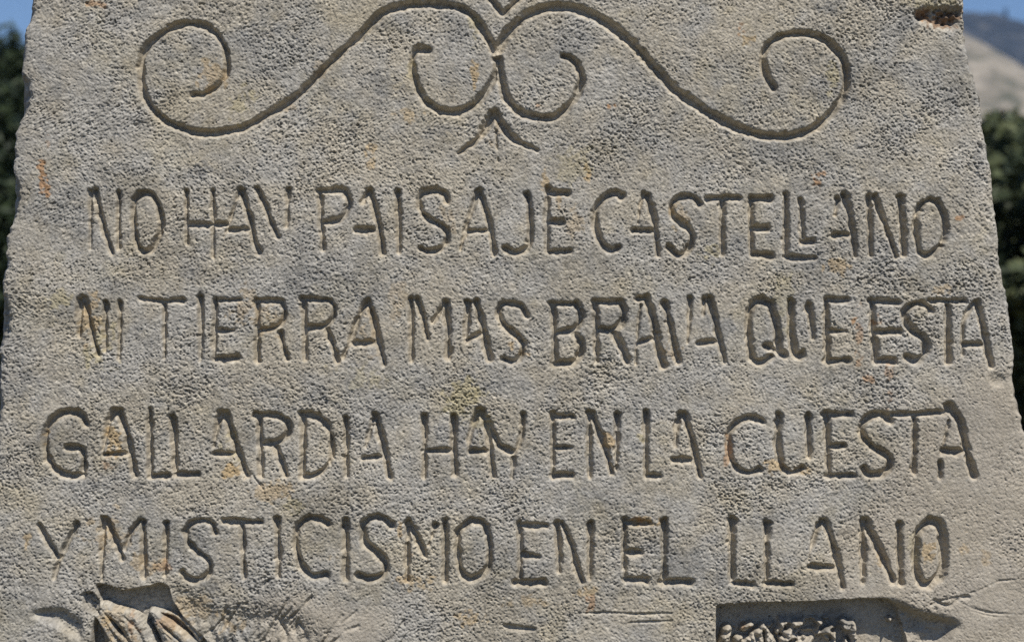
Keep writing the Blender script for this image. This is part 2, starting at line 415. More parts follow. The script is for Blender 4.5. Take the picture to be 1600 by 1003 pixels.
# -------- chisel marks, cracks and scratches
def scratch(pts, w, d, lip=0.0):
    p = catmull(pts)
    for i in range(len(p) - 1):
        a, c = p[i], p[i + 1]
        m = 8
        xa, xb = int(max(0, min(a[0], c[0]) - m - X0)), int(min(RW, max(a[0], c[0]) + m - X0))
        ya, yb = int(max(0, min(a[1], c[1]) - m - Y0)), int(min(RH, max(a[1], c[1]) + m - Y0))
        if xb <= xa or yb <= ya: continue
        gx, gy = GX[ya:yb, xa:xb], GY[ya:yb, xa:xb]
        dv = c - a
        t = np.clip(((gx - a[0]) * dv[0] + (gy - a[1]) * dv[1]) / max(dv @ dv, 1e-9), 0, 1)
        dist = np.hypot(gx - a[0] - t * dv[0], gy - a[1] - t * dv[1]) + 0.35 * wob2[ya:yb, xa:xb]
        SCR[ya:yb, xa:xb] = np.maximum(SCR[ya:yb, xa:xb], d * np.clip(1 - dist / w, 0, 1))
SCR = np.zeros((RH, RW))
scr_fade = np.clip(0.75 + 0.35 * nz(RH, RW, 9, 9, 93), 0.15, 1.3)
scratch([(1455, 944), (1475, 937), (1503, 931)], 3.0, 5); scratch([(1516, 926), (1530, 922), (1542, 916)], 2.4, 3); scratch([(1548, 913), (1562, 907), (1588, 905)], 2.2, 3)
scratch([(1460, 938), (1482, 946), (1500, 934), (1512, 932)], 5.0, 7)
scratch([(1495, 938), (1520, 950), (1550, 957), (1600, 960), (1650, 960)], 3.0, 3.5)
scratch([(1498, 943), (1522, 955), (1552, 962), (1602, 965), (1650, 965)], 2.0, 2.0)
scratch([(905, 958), (950, 957), (1000, 959), (1050, 958)], 2.5, 4)
scratch([(985, 972), (1050, 970)], 2.5, 4)
scratch([(898, 987), (880, 1000), (860, 1015)], 4.5, 3.6); scratch([(914, 984), (905, 995)], 4.5, 3.2)
scratch([(388, 735), (402, 752), (412, 765)], 2.5, 3)
for (xa, ya, xb, yb) in [(385, 943, 420, 905), (455, 965, 487, 932), (510, 990, 535, 962), (340, 985, 352, 950),
        (410, 1003, 432, 965), (432, 965, 448, 1000), (468, 975, 480, 1000), (355, 975, 372, 945), (500, 1010, 522, 975),
        (1495, 410, 1550, 470), (1525, 345, 1556, 375), (1540, 300, 1552, 330), (1530, 225, 1542, 250), (1515, 245, 1540, 262), (1510, 262, 1540, 285),
        (300, 480, 310, 470), (540, 985, 560, 978)]:
    scratch([(xa, ya), ((xa + xb) / 2 + 1, (ya + yb) / 2), (xb, yb)], 4.0, 2.2 if xa > 1400 else 4.5)
r2 = random.Random(5)
for i in range(34):      # tooling strokes round the leaf relief
    xa, ya = r2.uniform(300, 620), r2.uniform(960, 1040)
    a = r2.uniform(-1.35, -0.5); l = r2.uniform(14, 42)
    scratch([(xa, ya), (xa + l * math.cos(a), ya + l * math.sin(a))], r2.uniform(2, 3.6), r2.uniform(2.0, 4.5))
for i in range(26):      # and along the right edge
    xa, ya = r2.uniform(1480, 1560), r2.uniform(20, 560)
    a = r2.uniform(0.5, 1.0); l = r2.uniform(12, 40)
    scratch([(xa, ya), (xa + l * math.cos(a), ya + l * math.sin(a))], r2.uniform(1.8, 3.2), r2.uniform(0.7, 1.7))

# -------- broken pocket near the upper right corner, small chips
pk, pkm = sunk([(1430, 20), (1445, 14), (1470, 13), (1495, 12), (1503, 14), (1500, 30), (1490, 46), (1474, 44), (1452, 35), (1432, 32)], 15, 3)
pk = pk + np.clip(pkm, 0, 1) * 3.2 * nz(RH, RW, 2.2, 2.2, 41)
ch, chm = sunk([(1543, 590), (1560, 584), (1572, 592), (1570, 602), (1552, 606)], 4, 3)

# -------- surface: bush-hammered pits, finer where the stone was dressed again
f1 = nz(RH, RW, 0.85, 0.68, 51)
f2 = nz(RH, RW, 1.6, 1.1, 52)
f3 = nz(RH, RW, 3.6, 2.6, 53)
f4 = nz(RH, RW, 12, 9, 54)
f5 = nz(RH, RW, 70, 50, 55)
patch = nz(RH, RW, 26, 18, 56)
smooth_zone = sstep(1330, 1470, GX + 0.6 * (GY - 760) + 25 * patch) * sstep(540, 620, GY + 10 * patch)
smooth_zone = np.maximum(smooth_zone, sstep(925, 955, GY + 8 * patch) * sstep(380, 430, GX) * sstep(640, 560, GX))
smooth_zone = np.maximum(smooth_zone, 0.8 * sstep(0.45, 0.6, m2))
inside = sstep(0.5, 3.0, BEST)
lip = np.exp(-np.clip(-BEST, 0, 40) / 3.5) * (BEST > -40)
amp = (1 - 0.35 * lip) * (1 - 0.48 * smooth_zone) * (1 - 0.45 * inside) * (1 - 0.5 * sstep(0.45, 0.7, m1)) * (0.95 + 0.16 * np.clip(patch, -1.5, 1.5))
coarse = 0.5 + 0.5 * np.clip(nz(RH, RW, 40, 30, 57), -1, 1.4)
pit = np.clip(f1 * 0.72 + f2 * 0.28 * (0.4 + 1.0 * coarse) + f3 * 0.10 * coarse, -2.4, 1.6)
pit = np.where(pit < -0.6, pit * 1.5 + 0.3, pit)
pin = np.clip(nz(RH, RW, 0.95, 0.8, 58) + 0.3 * patch - 1.25, 0, 1.6)
H += amp * (0.70 * pit - 2.4 * pin) + 0.16 * f4 + 1.6 * f5
# worn, slightly rounded arrises
H -= 0.8 * np.clip(1 + np.minimum(BEST, 0) / 2.6, 0, 1) ** 2
H -= CUT
H -= np.maximum(D1, np.maximum(D2, np.maximum(d3, np.maximum(d4, d5))))
H -= SCR * scr_fade
H -= pk + ch

# -------- colour of the stone itself (mineral stains, lichen, weathered skin)
base = np.array([0.350, 0.322, 0.268])
C = np.ones((RH, RW, 3)) * base
w1 = nz(RH, RW, 38, 24, 61); w2 = nz(RH, RW, 9, 6, 62); w3 = nz(RH, RW, 2.0, 1.6, 63); w4 = nz(RH, RW, 1.0, 1.0, 64)
C *= (1 + 0.03 * w1 + 0.04 * w2 + 0.06 * w3 + 0.10 * w4)[..., None]
grey = np.clip(0.55 + 0.28 * nz(RH, RW, 30, 22, 65) + 0.25 * nz(RH, RW, 8, 8, 66), 0, 1)[..., None]
C = C * (1 - grey * 0.75) + (C @ np.array([0.3, 0.59, 0.11]))[..., None] * np.array([1.015, 1.0, 0.955]) * grey * 0.75 * 0.97
yel = sstep(0.7, 2.0, nz(RH, RW, 24, 20, 67) + 0.5 * nz(RH, RW, 6, 6, 68))[..., None]
C = C * (1 - yel * 0.18) + C * np.array([1.08, 0.98, 0.68]) * yel * 0.18
dkp = sstep(0.55, 1.9, nz(RH, RW, 30, 16, 73) + 0.55 * nz(RH, RW, 5, 4, 74) + 0.35 * nz(RH, RW, 1.5, 1.2, 75))[..., None]
C = C * (1 - 0.20 * dkp * np.array([1.05, 1.0, 0.92]))
wz = smooth_zone[..., None] * 0.7
C = C * (1 - wz) + np.array([0.385, 0.345, 0.285]) * (1 + 0.03 * w2 + 0.03 * w3)[..., None] * wz
ins = (0.55 * np.clip(BEST / 1.5 + 0.3, 0, 1) * (0.7 + 0.3 * np.clip(w2, -1, 1)))[..., None]
C = C * (1 - ins) + np.array([0.39, 0.335, 0.25]) * (1 + 0.06 * w3)[..., None] * ins
lipc = (0.30 * lip * sstep(-0.8, 0.8, w2 + 0.5 * w1))[..., None]
C = C * (1 - lipc) + np.array([0.42, 0.385, 0.32]) * (1 + 0.05 * w3)[..., None] * lipc
def stain(x, y, rx, ry, rgb, k, seed):
    m = 3.2
    xa, xb = int(max(0, x - m * rx - X0)), int(min(RW, x + m * rx - X0))
    ya, yb = int(max(0, y - m * ry - Y0)), int(min(RH, y + m * ry - Y0))
    gx, gy = GX[ya:yb, xa:xb], GY[ya:yb, xa:xb]
    n = np.roll(STN, seed * 137, axis=1)[ya:yb, xa:xb]
    a = sstep(0.1, 0.85, 1.0 - ((gx - x) / rx) ** 2 - ((gy - y) / ry) ** 2 + 0.55 * n)
    a = (a * k)[..., None]
    C[ya:yb, xa:xb] = C[ya:yb, xa:xb] * (1 - a) + np.array(rgb) * (1 + 0.1 * w3[ya:yb, xa:xb])[..., None] * a
STN = 0.9 * nz(RH, RW, 6, 6, 69) + 0.9 * nz(RH, RW, 2.0, 2.0, 70)
OR, OC, YE, DK, BR = (0.345, 0.19, 0.085), (0.395, 0.29, 0.155), (0.37, 0.325, 0.19), (0.10, 0.10, 0.105), (0.20, 0.12, 0.07)
for i, (x, y, rx, ry, c, k) in enumerate([
    (66, 275, 6, 22, OR, .75), (74, 300, 5, 10, OR, .7), (958, 167, 12, 5, OR, .8), (1160, 45, 9, 16, OR, .55), (1168, 62, 14, 8, OC, .6),
    (916, 268, 7, 12, OC, .7), (578, 240, 10, 18, OC, .55), (640, 180, 26, 9, OC, .45), (850, 285, 7, 14, OC, .6), (872, 330, 7, 26, OC, .5),
    (720, 620, 26, 24, YE, .6), (745, 650, 20, 40, YE, .35), (176, 690, 12, 24, OC, .7), (165, 725, 10, 12, OR, .4), (358, 735, 12, 10, OC, .8),
    (362, 700, 14, 26, YE, .4), (1343, 530, 7, 50, OR, .42), (1388, 600, 6, 34, OR, .4), (1332, 500, 6, 7, OR, .7), (1368, 495, 9, 14, OR, .6),
    (1358, 590, 9, 7, OR, .5), (1275, 285, 6, 9, OR, .7), (1283, 272, 8, 4, OR, .6), (1502, 341, 7, 5, OR, .7), (920, 940, 8, 12, OR, .5), (922, 925, 16, 8, OC, .5),
    (1020, 813, 22, 7, OC, .7), (1000, 812, 10, 5, OR, .5), (140, 500, 20, 30, OC, .5), (160, 545, 22, 30, YE, .5), (75, 220, 4, 8, OR, .3), (90, 470, 16, 16, YE, .5),
    (335, 120, 20, 20, OC, .45), (375, 165, 18, 24, YE, .45), (740, 40, 7, 26, YE, .5), (742, 115, 5, 18, OC, .7), (640, 110, 10, 12, YE, .4),
    (450, 170, 12, 8, OC, .3), (1300, 120, 10, 24, YE, .45), (900, 255, 30, 26, YE, .3), (805, 545, 18, 14, OC, .6), (580, 520, 12, 40, OC, .3),
    (415, 500, 24, 20, OC, .3), (380, 480, 22, 26, OC, .35), (425, 770, 30, 18, OC, .45), (460, 790, 20, 12, YE, .4), (950, 690, 9, 9, OC, .65), (1000, 685, 10, 8, YE, .6),
    (1137, 700, 6, 24, OR, .5), (1205, 728, 16, 12, OC, .6), (1262, 735, 12, 8, OC, .6), (1315, 420, 20, 16, OC, .5), (900, 350, 10, 30, OC, .3), (250, 885, 14, 8, OR, .45),
    (225, 880, 24, 14, OC, .4), (170, 830, 30, 24, OC, .4), (650, 910, 30, 10, OC, .5), (625, 830, 5, 14, OC, .6), (640, 865, 6, 6, OR, .4), (525, 870, 12, 5, OC, .6),
    (40, 845, 6, 14, OC, .6), (735, 965, 20, 12, OC, .55), (820, 940, 30, 10, OC, .4), (1455, 860, 12, 14, OC, .6), (1510, 850, 10, 16, OC, .4), (1540, 870, 10, 12, OC, .35),
    (1372, 875, 10, 12, OC, .5), (1430, 860, 10, 26, YE, .3), (210, 975, 9, 22, OR, .4), (170, 985, 8, 22, OC, .6), (265, 975, 16, 9, OR, .4), (185, 985, 30, 34, OC, .3), (275, 985, 26, 24, OC, .3), (300, 950, 40, 18, OC, .35), (360, 975, 20, 16, OC, .4),
    (1170, 980, 10, 6, OR, .5), (1440, 24, 12, 9, OR, .6), (1455, 6, 34, 8, YE, .45), (1470, 28, 30, 14, BR, .75), (620, 470, 14, 30, OC, .25), (1470, 455, 12, 8, OC, .4),
    (700, 350, 14, 30, OC, .25), (1060, 340, 12, 20, OC, .4), (770, 205, 10, 18, OC, .3), (840, 170, 8, 6, OR, .45), (500, 105, 14, 12, OC, .25), (150, 6, 12, 6, OR, .5),
    (115, 700, 3, 5, OR, .5), (70, 680, 7, 14, OC, .55), (1050, 545, 16, 14, OC, .3), (1110, 400, 14, 16, YE, .5), (560, 590, 30, 18, YE, .3), (1225, 470, 12, 40, YE, .3)]):
    stain(x, y, rx * 1.1, ry * 1.1, c, min(0.8, k * 1.05), i)
for i, (x, y, rx, ry, k) in enumerate([
    (604, 130, 22, 22, .45), (588, 165, 20, 14, .3), (320, 265, 22, 12, .6), (345, 30, 20, 10, .3), (715, 45, 26, 30, .3), (690, 205, 26, 12, .45), (136, 765, 20, 18, .6), (220, 775, 14, 18, .4),
    (520, 905, 9, 9, .4), (330, 915, 16, 12, .6), (370, 840, 26, 22, .3), (1130, 510, 20, 24, .45), (1200, 535, 26, 20, .3), (1300, 10, 20, 12, .5), (1420, 40, 20, 26, .4),
    (1260, 290, 30, 14, .3), (800, 600, 40, 14, .25), (905, 600, 40, 14, .25), (1530, 250, 10, 26, .3), (1480, 330, 30, 60, .25), (90, 120, 18, 40, .3), (310, 430, 30, 12, .35),
    (640, 260, 30, 10, .3), (420, 520, 6, 16, .3), (1130, 905, 16, 10, .35), (1310, 975, 30, 16, .55), (1230, 975, 20, 10, .4), (1260, 965, 24, 8, .35), (545, 830, 16, 16, .4), (610, 640, 30, 14, .3),
    (1050, 860, 40, 30, .2), (30, 600, 20, 40, .3), (300, 600, 50, 20, .25), (1010, 430, 60, 14, .2), (1300, 590, 20, 12, .25), (410, 40, 26, 14, .35)]):
    stain(x, y, rx, ry, (0.13, 0.135, 0.14), k * 1.0, 200 + i)
# sparse dark lichen specks and pale mineral grains
spk = (nz(RH, RW, 1.15, 0.9, 71) + 0.35 * patch) > 2.05
pale = nz(RH, RW, 1.2, 0.9, 72) > 2.0
C[spk] *= 0.55
C[pale] = C[pale] * 0.6 + np.array([0.60, 0.58, 0.52]) * 0.4
C = np.clip(C, 0.02, 0.8)

# ------------------------------------------------------------------ the stone's outline
LF = [(-400, 100), (-250, 66), (-100, 56), (0, 52), (25, 48), (50, 40), (90, 35), (118, 34), (128, 44), (150, 48), (165, 45), (180, 38), (205, 26), (235, 22), (275, 24), (300, 31), (325, 28), (345, 19), (370, 12), (400, 9),
      (440, 5), (460, 3), (472, 10), (500, 15), (525, 10), (545, 1), (580, -2), (605, 1), (625, 5), (645, 1), (670, -6), (760, -14), (860, -22), (1003, -30), (1200, -42), (2600, -150)]
LS = [(-400, 100), (-250, 66), (-100, 56), (0, 49), (25, 45), (50, 38), (90, 34), (118, 32), (150, 31), (185, 32), (205, 26), (235, 21), (275, 20), (300, 19), (345, 17), (370, 11), (400, 8),
      (440, 3), (470, 1), (500, -1), (545, -3), (645, -6), (670, -8), (760, -16), (860, -24), (1003, -32), (1200, -44), (2600, -150)]
RF = [(-400, 1460), (-250, 1490), (-100, 1500), (0, 1504), (32, 1506), (60, 1507), (100, 1514), (116, 1523), (148, 1529), (188, 1536), (224, 1540), (260, 1546), (300, 1551), (351, 1556), (404, 1560),
      (440, 1568), (485, 1575), (530, 1581), (565, 1584), (592, 1581), (615, 1584), (640, 1590), (664, 1597), (682, 1602), (750, 1610), (900, 1626), (1003, 1638), (1200, 1655), (2600, 1770)]
RS = [(-400, 1460), (-250, 1490), (-100, 1500), (0, 1505), (32, 1507), (60, 1508), (100, 1515), (116, 1524), (148, 1530), (188, 1537), (224, 1541), (260, 1547), (300, 1552), (351, 1557), (404, 1561),
      (440, 1569), (485, 1576), (530, 1582), (565, 1585), (592, 1588), (615, 1591), (640, 1596), (664, 1600), (682, 1604), (750, 1612), (900, 1628), (1003, 1640), (1200, 1657), (2600, 1772)]
def outline(tab, y):
    t = np.array(tab, float)
    return np.interp(y, t[:, 0], t[:, 1])

STEP = 1.2
NC = int(1590 / STEP) + 1
rows = list(np.arange(-34, 1040, STEP))
y = rows[0]; top = []
d = STEP
while y > -400:
    d = min(d * 1.12, 9); y -= d; top.append(y)
y = rows[-1]; bot = []; d = STEP
ground_y = 501.5 + 1.56 / S
while y < ground_y:
    d = min(d * 1.06, 14); y += d; bot.append(y)
rows = np.array(top[::-1] + rows + bot)
NR = len(rows)
# one-dimensional edge raggedness
def n1(seed, n, s):
    r = np.random.default_rng(seed).standard_normal(n + 400)
    k = np.exp(-0.5 * (np.arange(-int(4 * s) - 1, int(4 * s) + 2) / s) ** 2)
    g = np.convolve(r, k, 'same')[200:200 + n]
    return g / g.std()
lf = outline(LF, rows) + 0.9 * n1(1, NR, 2.2) + 0.8 * n1(2, NR, 8)
rf = outline(RF, rows) + 0.7 * n1(3, NR, 2.2) + 0.6 * n1(4, NR, 8)
ls = outline(LS, rows) + 0.6 * n1(5, NR, 3)
rs = outline(RS, rows) + 0.5 * n1(6, NR, 3)
u = np.linspace(0, 1, NC)
PX = lf[:, None] + (rf - lf)[:, None] * u[None, :]
PY = np.repeat(rows[:, None], NC, 1)
def samp(img, px, py, mirror=True):
    fx = np.clip(px - X0, 0, RW - 1.001)
    fy = py - Y0
    per = 2.0 * (RH - 2)                       # beyond the raster only the noise goes on
    fy = np.clip(fy, 0, RH - 1.001)
    ix, iy = fx.astype(int), fy.astype(int)
    tx, ty = fx - ix, fy - iy
    if img.ndim == 3: tx, ty = tx[..., None], ty[..., None]
    return (img[iy, ix] * (1 - tx) * (1 - ty) + img[iy, ix + 1] * tx * (1 - ty) + img[iy + 1, ix] * (1 - tx) * ty + img[iy + 1, ix + 1] * tx * ty)
# fade of the edge of the raster so that nothing streaks below it
PYs = np.where(PY > Y1 - 2, Y1 - 2 - np.abs((PY - (Y1 - 2)) % 80 - 40), PY)
PYs = np.where(PY < Y0 + 2, Y0 + 2 + np.abs((Y0 + 2 - PY) % 60 - 30) * 0.7, PYs)
hh = samp(H, PX, PYs)
cc = samp(C, PX, PYs)
# above and below the dressed field the rows are wider apart: only the broader relief and tint go on there
rowstep = np.gradient(rows)
soft_row = sstep(1.6, 4.0, rowstep)[:, None]
Hs, Cs = gauss(H, 6, 6), np.stack([gauss(C[..., k], 5, 5) for k in range(3)], -1)
hh = hh * (1 - soft_row) + samp(Hs, PX, PYs) * soft_row
cc = cc * (1 - soft_row[..., None]) + samp(Cs, PX, PYs) * soft_row[..., None]
# rounded, chipped arrises on both sides and at the top
dl, dr = PX - lf[:, None], rf[:, None] - PX
rag = (1 + 0.5 * n1(7, NR, 5))[:, None]
ragr = (1 + 0.4 * n1(8, NR, 5))[:, None]
hh -= 5.0 * np.exp(-dl / 3.0) * np.clip(rag, 0.2, 2.5) + 4.0 * np.exp(-dr / 2.2) * np.clip(ragr, 0.2, 2.2)
hh -= 3.0 * np.exp(-dl / 12.0) + 2.0 * np.exp(-dr / 10.0)
dt = PY - rows[0]
hh -= 8 * np.exp(-dt / 9.0)
def P3(px, py, h):
    return np.stack([(px - CX) * S, -h * S, CZ + (CY - py) * S], -1)
front = P3(PX, PY, hh)
V = front.reshape(-1, 3)
idx = np.arange(NR * NC).reshape(NR, NC)
Q = np.stack([idx[1:, :-1], idx[1:, 1:], idx[:-1, 1:], idx[:-1, :-1]], -1).reshape(-1, 4)
# smooth vertex normals of the whole face, shared by the pieces it is split into
tx = np.gradient(front, axis=1); tz = np.gradient(front, axis=0)
Nn = np.cross(tz, tx); Nn /= np.linalg.norm(Nn, axis=-1, keepdims=True) + 1e-12
if Nn[NR // 2, NC // 2, 1] > 0: Nn = -Nn
Nn = Nn.reshape(-1, 3)
cxp = (PX[1:, 1:] + PX[:-1, :-1]) / 2; cyp = (PY[1:, 1:] + PY[:-1, :-1]) / 2
li = np.clip(np.rint(cxp - X0).astype(int), 0, RW - 1); lj = np.rint(cyp - Y0).astype(int)
ok = (lj >= 0) & (lj < RH)
ql = np.where(ok, LAB[np.clip(lj, 0, RH - 1), li], 0).reshape(-1)
CC = np.concatenate([cc.reshape(-1, 3), np.repeat(soft_row, NC, 1).reshape(-1, 1)], 1)

# ------------------------------------------------------------------ materials
def new_mat(name):
    m = bpy.data.materials.new(name); m.use_nodes = True
    nt = m.node_tree; b = nt.nodes['Principled BSDF']
    return m, nt, b
def noise(nt, scale, detail=4, rough=0.6, vec=None):
    n = nt.nodes.new('ShaderNodeTexNoise'); n.inputs['Scale'].default_value = scale
    n.inputs['Detail'].default_value = detail; n.inputs['Roughness'].default_value = rough
    if vec is not None: nt.links.new(vec, n.inputs['Vector'])
    return n
def ramp(nt, fac, stops):
    r = nt.nodes.new('ShaderNodeValToRGB')
    e = r.color_ramp.elements
    e[0].position, e[0].color = stops[0][0], (*stops[0][1], 1)
    e[1].position, e[1].color = stops[-1][0], (*stops[-1][1], 1)
    for p, c in stops[1:-1]:
        k = e.new(p); k.color = (*c, 1)
    nt.links.new(fac, r.inputs[0]); return r

stone, nt, b = new_mat('limestone')
tc = nt.nodes.new('ShaderNodeTexCoord')
att = nt.nodes.new('ShaderNodeAttribute'); att.attribute_name = 'stone_colour'
n = noise(nt, 900, 3, 0.7, tc.outputs['Object'])
mr = nt.nodes.new('ShaderNodeMapRange'); mr.inputs['From Min'].default_value = 0.3; mr.inputs['From Max'].default_value = 0.7
mr.inputs['To Min'].default_value = 0.80; mr.inputs['To Max'].default_value = 1.20
nt.links.new(n.outputs[0], mr.inputs['Value'])
mx = nt.nodes.new('ShaderNodeVectorMath'); mx.operation = 'SCALE'
nt.links.new(att.outputs['Color'], mx.inputs[0]); nt.links.new(mr.outputs[0], mx.inputs['Scale'])
nt.links.new(mx.outputs[0], b.inputs['Base Color'])
b.inputs['Roughness'].default_value = 0.93
b.inputs['Specular IOR Level'].default_value = 0.25
soft = att.outputs['Alpha']
cn2 = noise(nt, 420, 4, 0.65, tc.outputs['Object'])
mr2 = nt.nodes.new('ShaderNodeMapRange'); mr2.inputs['From Min'].default_value = 0.3; mr2.inputs['From Max'].default_value = 0.7
mr2.inputs['To Min'].default_value = -0.28; mr2.inputs['To Max'].default_value = 0.28
nt.links.new(cn2.outputs[0], mr2.inputs['Value'])
ml = nt.nodes.new('ShaderNodeMath'); ml.operation = 'MULTIPLY_ADD'; ml.inputs[2].default_value = 1.0
nt.links.new(mr2.outputs[0], ml.inputs[0]); nt.links.new(soft, ml.inputs[1])
mx2 = nt.nodes.new('ShaderNodeVectorMath'); mx2.operation = 'SCALE'
nt.links.new(mx.outputs[0], mx2.inputs[0]); nt.links.new(ml.outputs[0], mx2.inputs['Scale'])
nt.links.new(mx2.outputs[0], b.inputs['Base Color'])
bp0 = nt.nodes.new('ShaderNodeBump'); bp0.inputs['Distance'].default_value = 0.0045
nt.links.new(cn2.outputs[0], bp0.inputs['Height']); nt.links.new(soft, bp0.inputs['Strength'])
nb = noise(nt, 1000, 3, 0.6, tc.outputs['Object'])
bp = nt.nodes.new('ShaderNodeBump'); bp.inputs['Strength'].default_value = 0.8; bp.inputs['Distance'].default_value = 0.0008
nt.links.new(nb.outputs[0], bp.inputs['Height']); nt.links.new(bp0.outputs[0], bp.inputs['Normal']); nt.links.new(bp.outputs[0], b.inputs['Normal'])

# ------------------------------------------------------------------ the stele as one thing with its carved parts
stele = obj('inscribed_stone', None, label='weathered grey limestone slab carved with scrolls and a four-line Spanish inscription', cat='carved stone', loc=(0, 0.12, 0))
OFF = np.array([0, -0.12, 0])

def sub_mesh(name, sel):
    q = Q[sel]
    vi, inv = np.unique(q, return_inverse=True)
    return mesh_np(name, V[vi] + OFF, inv.reshape(-1, 4), True, CC[vi], Nn[vi])

# slab: face outside the carvings + ragged sides + back
q0 = Q[ql == 0]
vi, inv = np.unique(q0, return_inverse=True)
remap = np.full(len(V), -1); remap[vi] = np.arange(len(vi))
# border loop: bottom row L>R, right column up, top row R>L, left column down
loop = np.concatenate([idx[-1, :], idx[-2:0:-1, -1], idx[0, ::-1], idx[1:-1, 0]])
extra = np.setdiff1d(loop, vi)
if len(extra):
    remap[extra] = len(vi) + np.arange(len(extra)); vi = np.concatenate([vi, extra])
LV = V[loop]; nL = len(LV)
row_of = loop // NC; col_of = loop % NC
isL, isR = col_of == 0, col_of == NC - 1
isT = row_of == 0
sidx = np.zeros(nL)
sil = np.where(isL, ls[row_of], np.where(isR, rs[row_of], PX.reshape(-1)[loop]))
px0 = PX.reshape(-1)[loop]; py0 = PY.reshape(-1)[loop]
TH = 0.24
deps = np.array([3, 7, 12, 18, 26, 36, 50, 68, 90, 115, 145, 180, 220, 260, 300, TH / S])
ringsV, ringsC, ringsN = [], [], []
for k, dp in enumerate(deps):
    t = sstep(0, 45, dp)
    scale = 1 + dp * S / DIST * 0.0
    px = px0 + (sil - px0) * t
    rr = n1(100 + k, nL, 6) * 1.2 + n1(200 + k // 3, nL, 25) * 3.0 * min(1, dp / 120)
    out = np.where(isL, -1, 0) + np.where(isR, 1, 0)
    amp_r = min(1.0, dp / 30)
    px = px + out * np.minimum(rr * amp_r, 0.0 + 1.2 * (dp < 60) + 3 * (dp >= 60))
    py = py0 + np.where(isT, rr * amp_r, 0)
    px = CX + (px - CX) * (1 + np.where(isL | isR, dp * S / DIST, 0) * sstep(60, 0, dp))
    ringsV.append(P3(px, py, np.full(nL, -dp) + LV[:, 1] / -S * (1 - min(1, dp / 40)) + 1.5 * n1(300 + k, nL, 5) * (k < len(deps) - 1)))
    cN = 1 + 0.12 * n1(400 + k, nL, 3)[:, None] + 0.08 * n1(420 + k // 2, nL, 20)[:, None]
    cb = samp(C, np.where(isL, px0 + dp, np.where(isR, px0 - dp, px0)), np.clip(py0, Y0 + 2, Y1 - 2))
    ringsC.append(np.concatenate([np.clip(cb * 0.9 * cN, 0.02, 0.8), np.full((nL, 1), min(1.0, dp / 60))], 1))
back_c = np.array([0, TH, 0])
base_n = len(vi)
SV = [V[vi]]; SC = [CC[vi]]
for a, c in zip(ringsV, ringsC): SV.append(a); SC.append(c)
ctr = np.array([0.0, TH, 1.0])
last = ringsV[-1]
nback = 7
for k in range(1, nback):
    f = 1 - k / nback
    r = ctr + (last - ctr) * f
    r[:, 1] = TH + 0.006 * n1(500 + k, nL, 12)
    SV.append(r); SC.append(ringsC[-1])
SV.append(ctr[None, :]); SC.append(ringsC[-1].mean(0)[None, :])
sq = [inv.reshape(-1, 4)]
nr = len(deps) + nback - 1
ring_i = [remap[loop]] + [base_n + k * nL + np.arange(nL) for k in range(nr)]
for a, c in zip(ring_i[:-1], ring_i[1:]):
    sq.append(np.stack([a, c, np.roll(c, -1), np.roll(a, -1)], -1))
tri = np.stack([ring_i[-1], np.full(nL, base_n + nr * nL), np.roll(ring_i[-1], -1)], -1)
SV = np.concatenate(SV); SC = np.concatenate(SC); sq = np.concatenate(sq)
# normals for the whole slab mesh: face-weighted, then the face keeps the shared ones
fn = np.cross(SV[sq[:, 2]] - SV[sq[:, 0]], SV[sq[:, 3]] - SV[sq[:, 1]])
NS = np.zeros_like(SV)
for k in range(4):
    for ax in range(3):
        NS[:, ax] += np.bincount(sq[:, k], fn[:, ax], minlength=len(SV))
NS /= np.linalg.norm(NS, axis=1, keepdims=True) + 1e-12
keep = np.ones(len(vi), bool)
keep[remap[loop]] = False
NS[:len(vi)][keep] = Nn[vi][keep]
slab_me = mesh_np('slab', SV + OFF, sq, True, SC, NS, tri)
obj('slab', slab_me, stone, stele)

parents = []
for (lt, letters) in LINES:
    parents.append(obj('inscription_line', None, parent=stele, label=lt))
parents.append(obj('scroll_ornament', None, parent=stele, label='symmetrical double scroll carved above the inscription'))
for (k, nm, lb, pi) in part_list:
    sel = np.nonzero(ql == k)[0]
    if len(sel) == 0: continue
    par = parents[pi] if pi < 5 else stele
    obj(nm, sub_mesh(nm, sel), stone, par, label=lb)

# ------------------------------------------------------------------ ground, hills
earth, nt, b = new_mat('dry_grass_ground')
tc = nt.nodes.new('ShaderNodeTexCoord')
n = noise(nt, 0.35, 8, 0.65, tc.outputs['Object'])
r = ramp(nt, n.outputs[0], [(0.3, (0.10, 0.085, 0.045)), (0.5, (0.17, 0.14, 0.075)), (0.7, (0.075, 0.085, 0.035))])
nt.links.new(r.outputs[0], b.inputs['Base Color']); b.inputs['Roughness'].default_value = 0.95
n2 = noise(nt, 14, 8, 0.7, tc.outputs['Object'])
bp = nt.nodes.new('ShaderNodeBump'); bp.inputs['Strength'].default_value = 0.8; bp.inputs['Distance'].default_value = 0.06
nt.links.new(n2.outputs[0], bp.inputs['Height']); nt.links.new(bp.outputs[0], b.inputs['Normal'])

forest, nt, b = new_mat('far_scrub')
tc = nt.nodes.new('ShaderNodeTexCoord')
n = noise(nt, 0.03, 7, 0.7, tc.outputs['Object'])
r = ramp(nt, n.outputs[0], [(0.35, (0.006, 0.009, 0.008)), (0.5, (0.012, 0.016, 0.015)), (0.62, (0.07, 0.068, 0.062))])
nt.links.new(r.outputs[0], b.inputs['Base Color']); b.inputs['Roughness'].default_value = 1.0

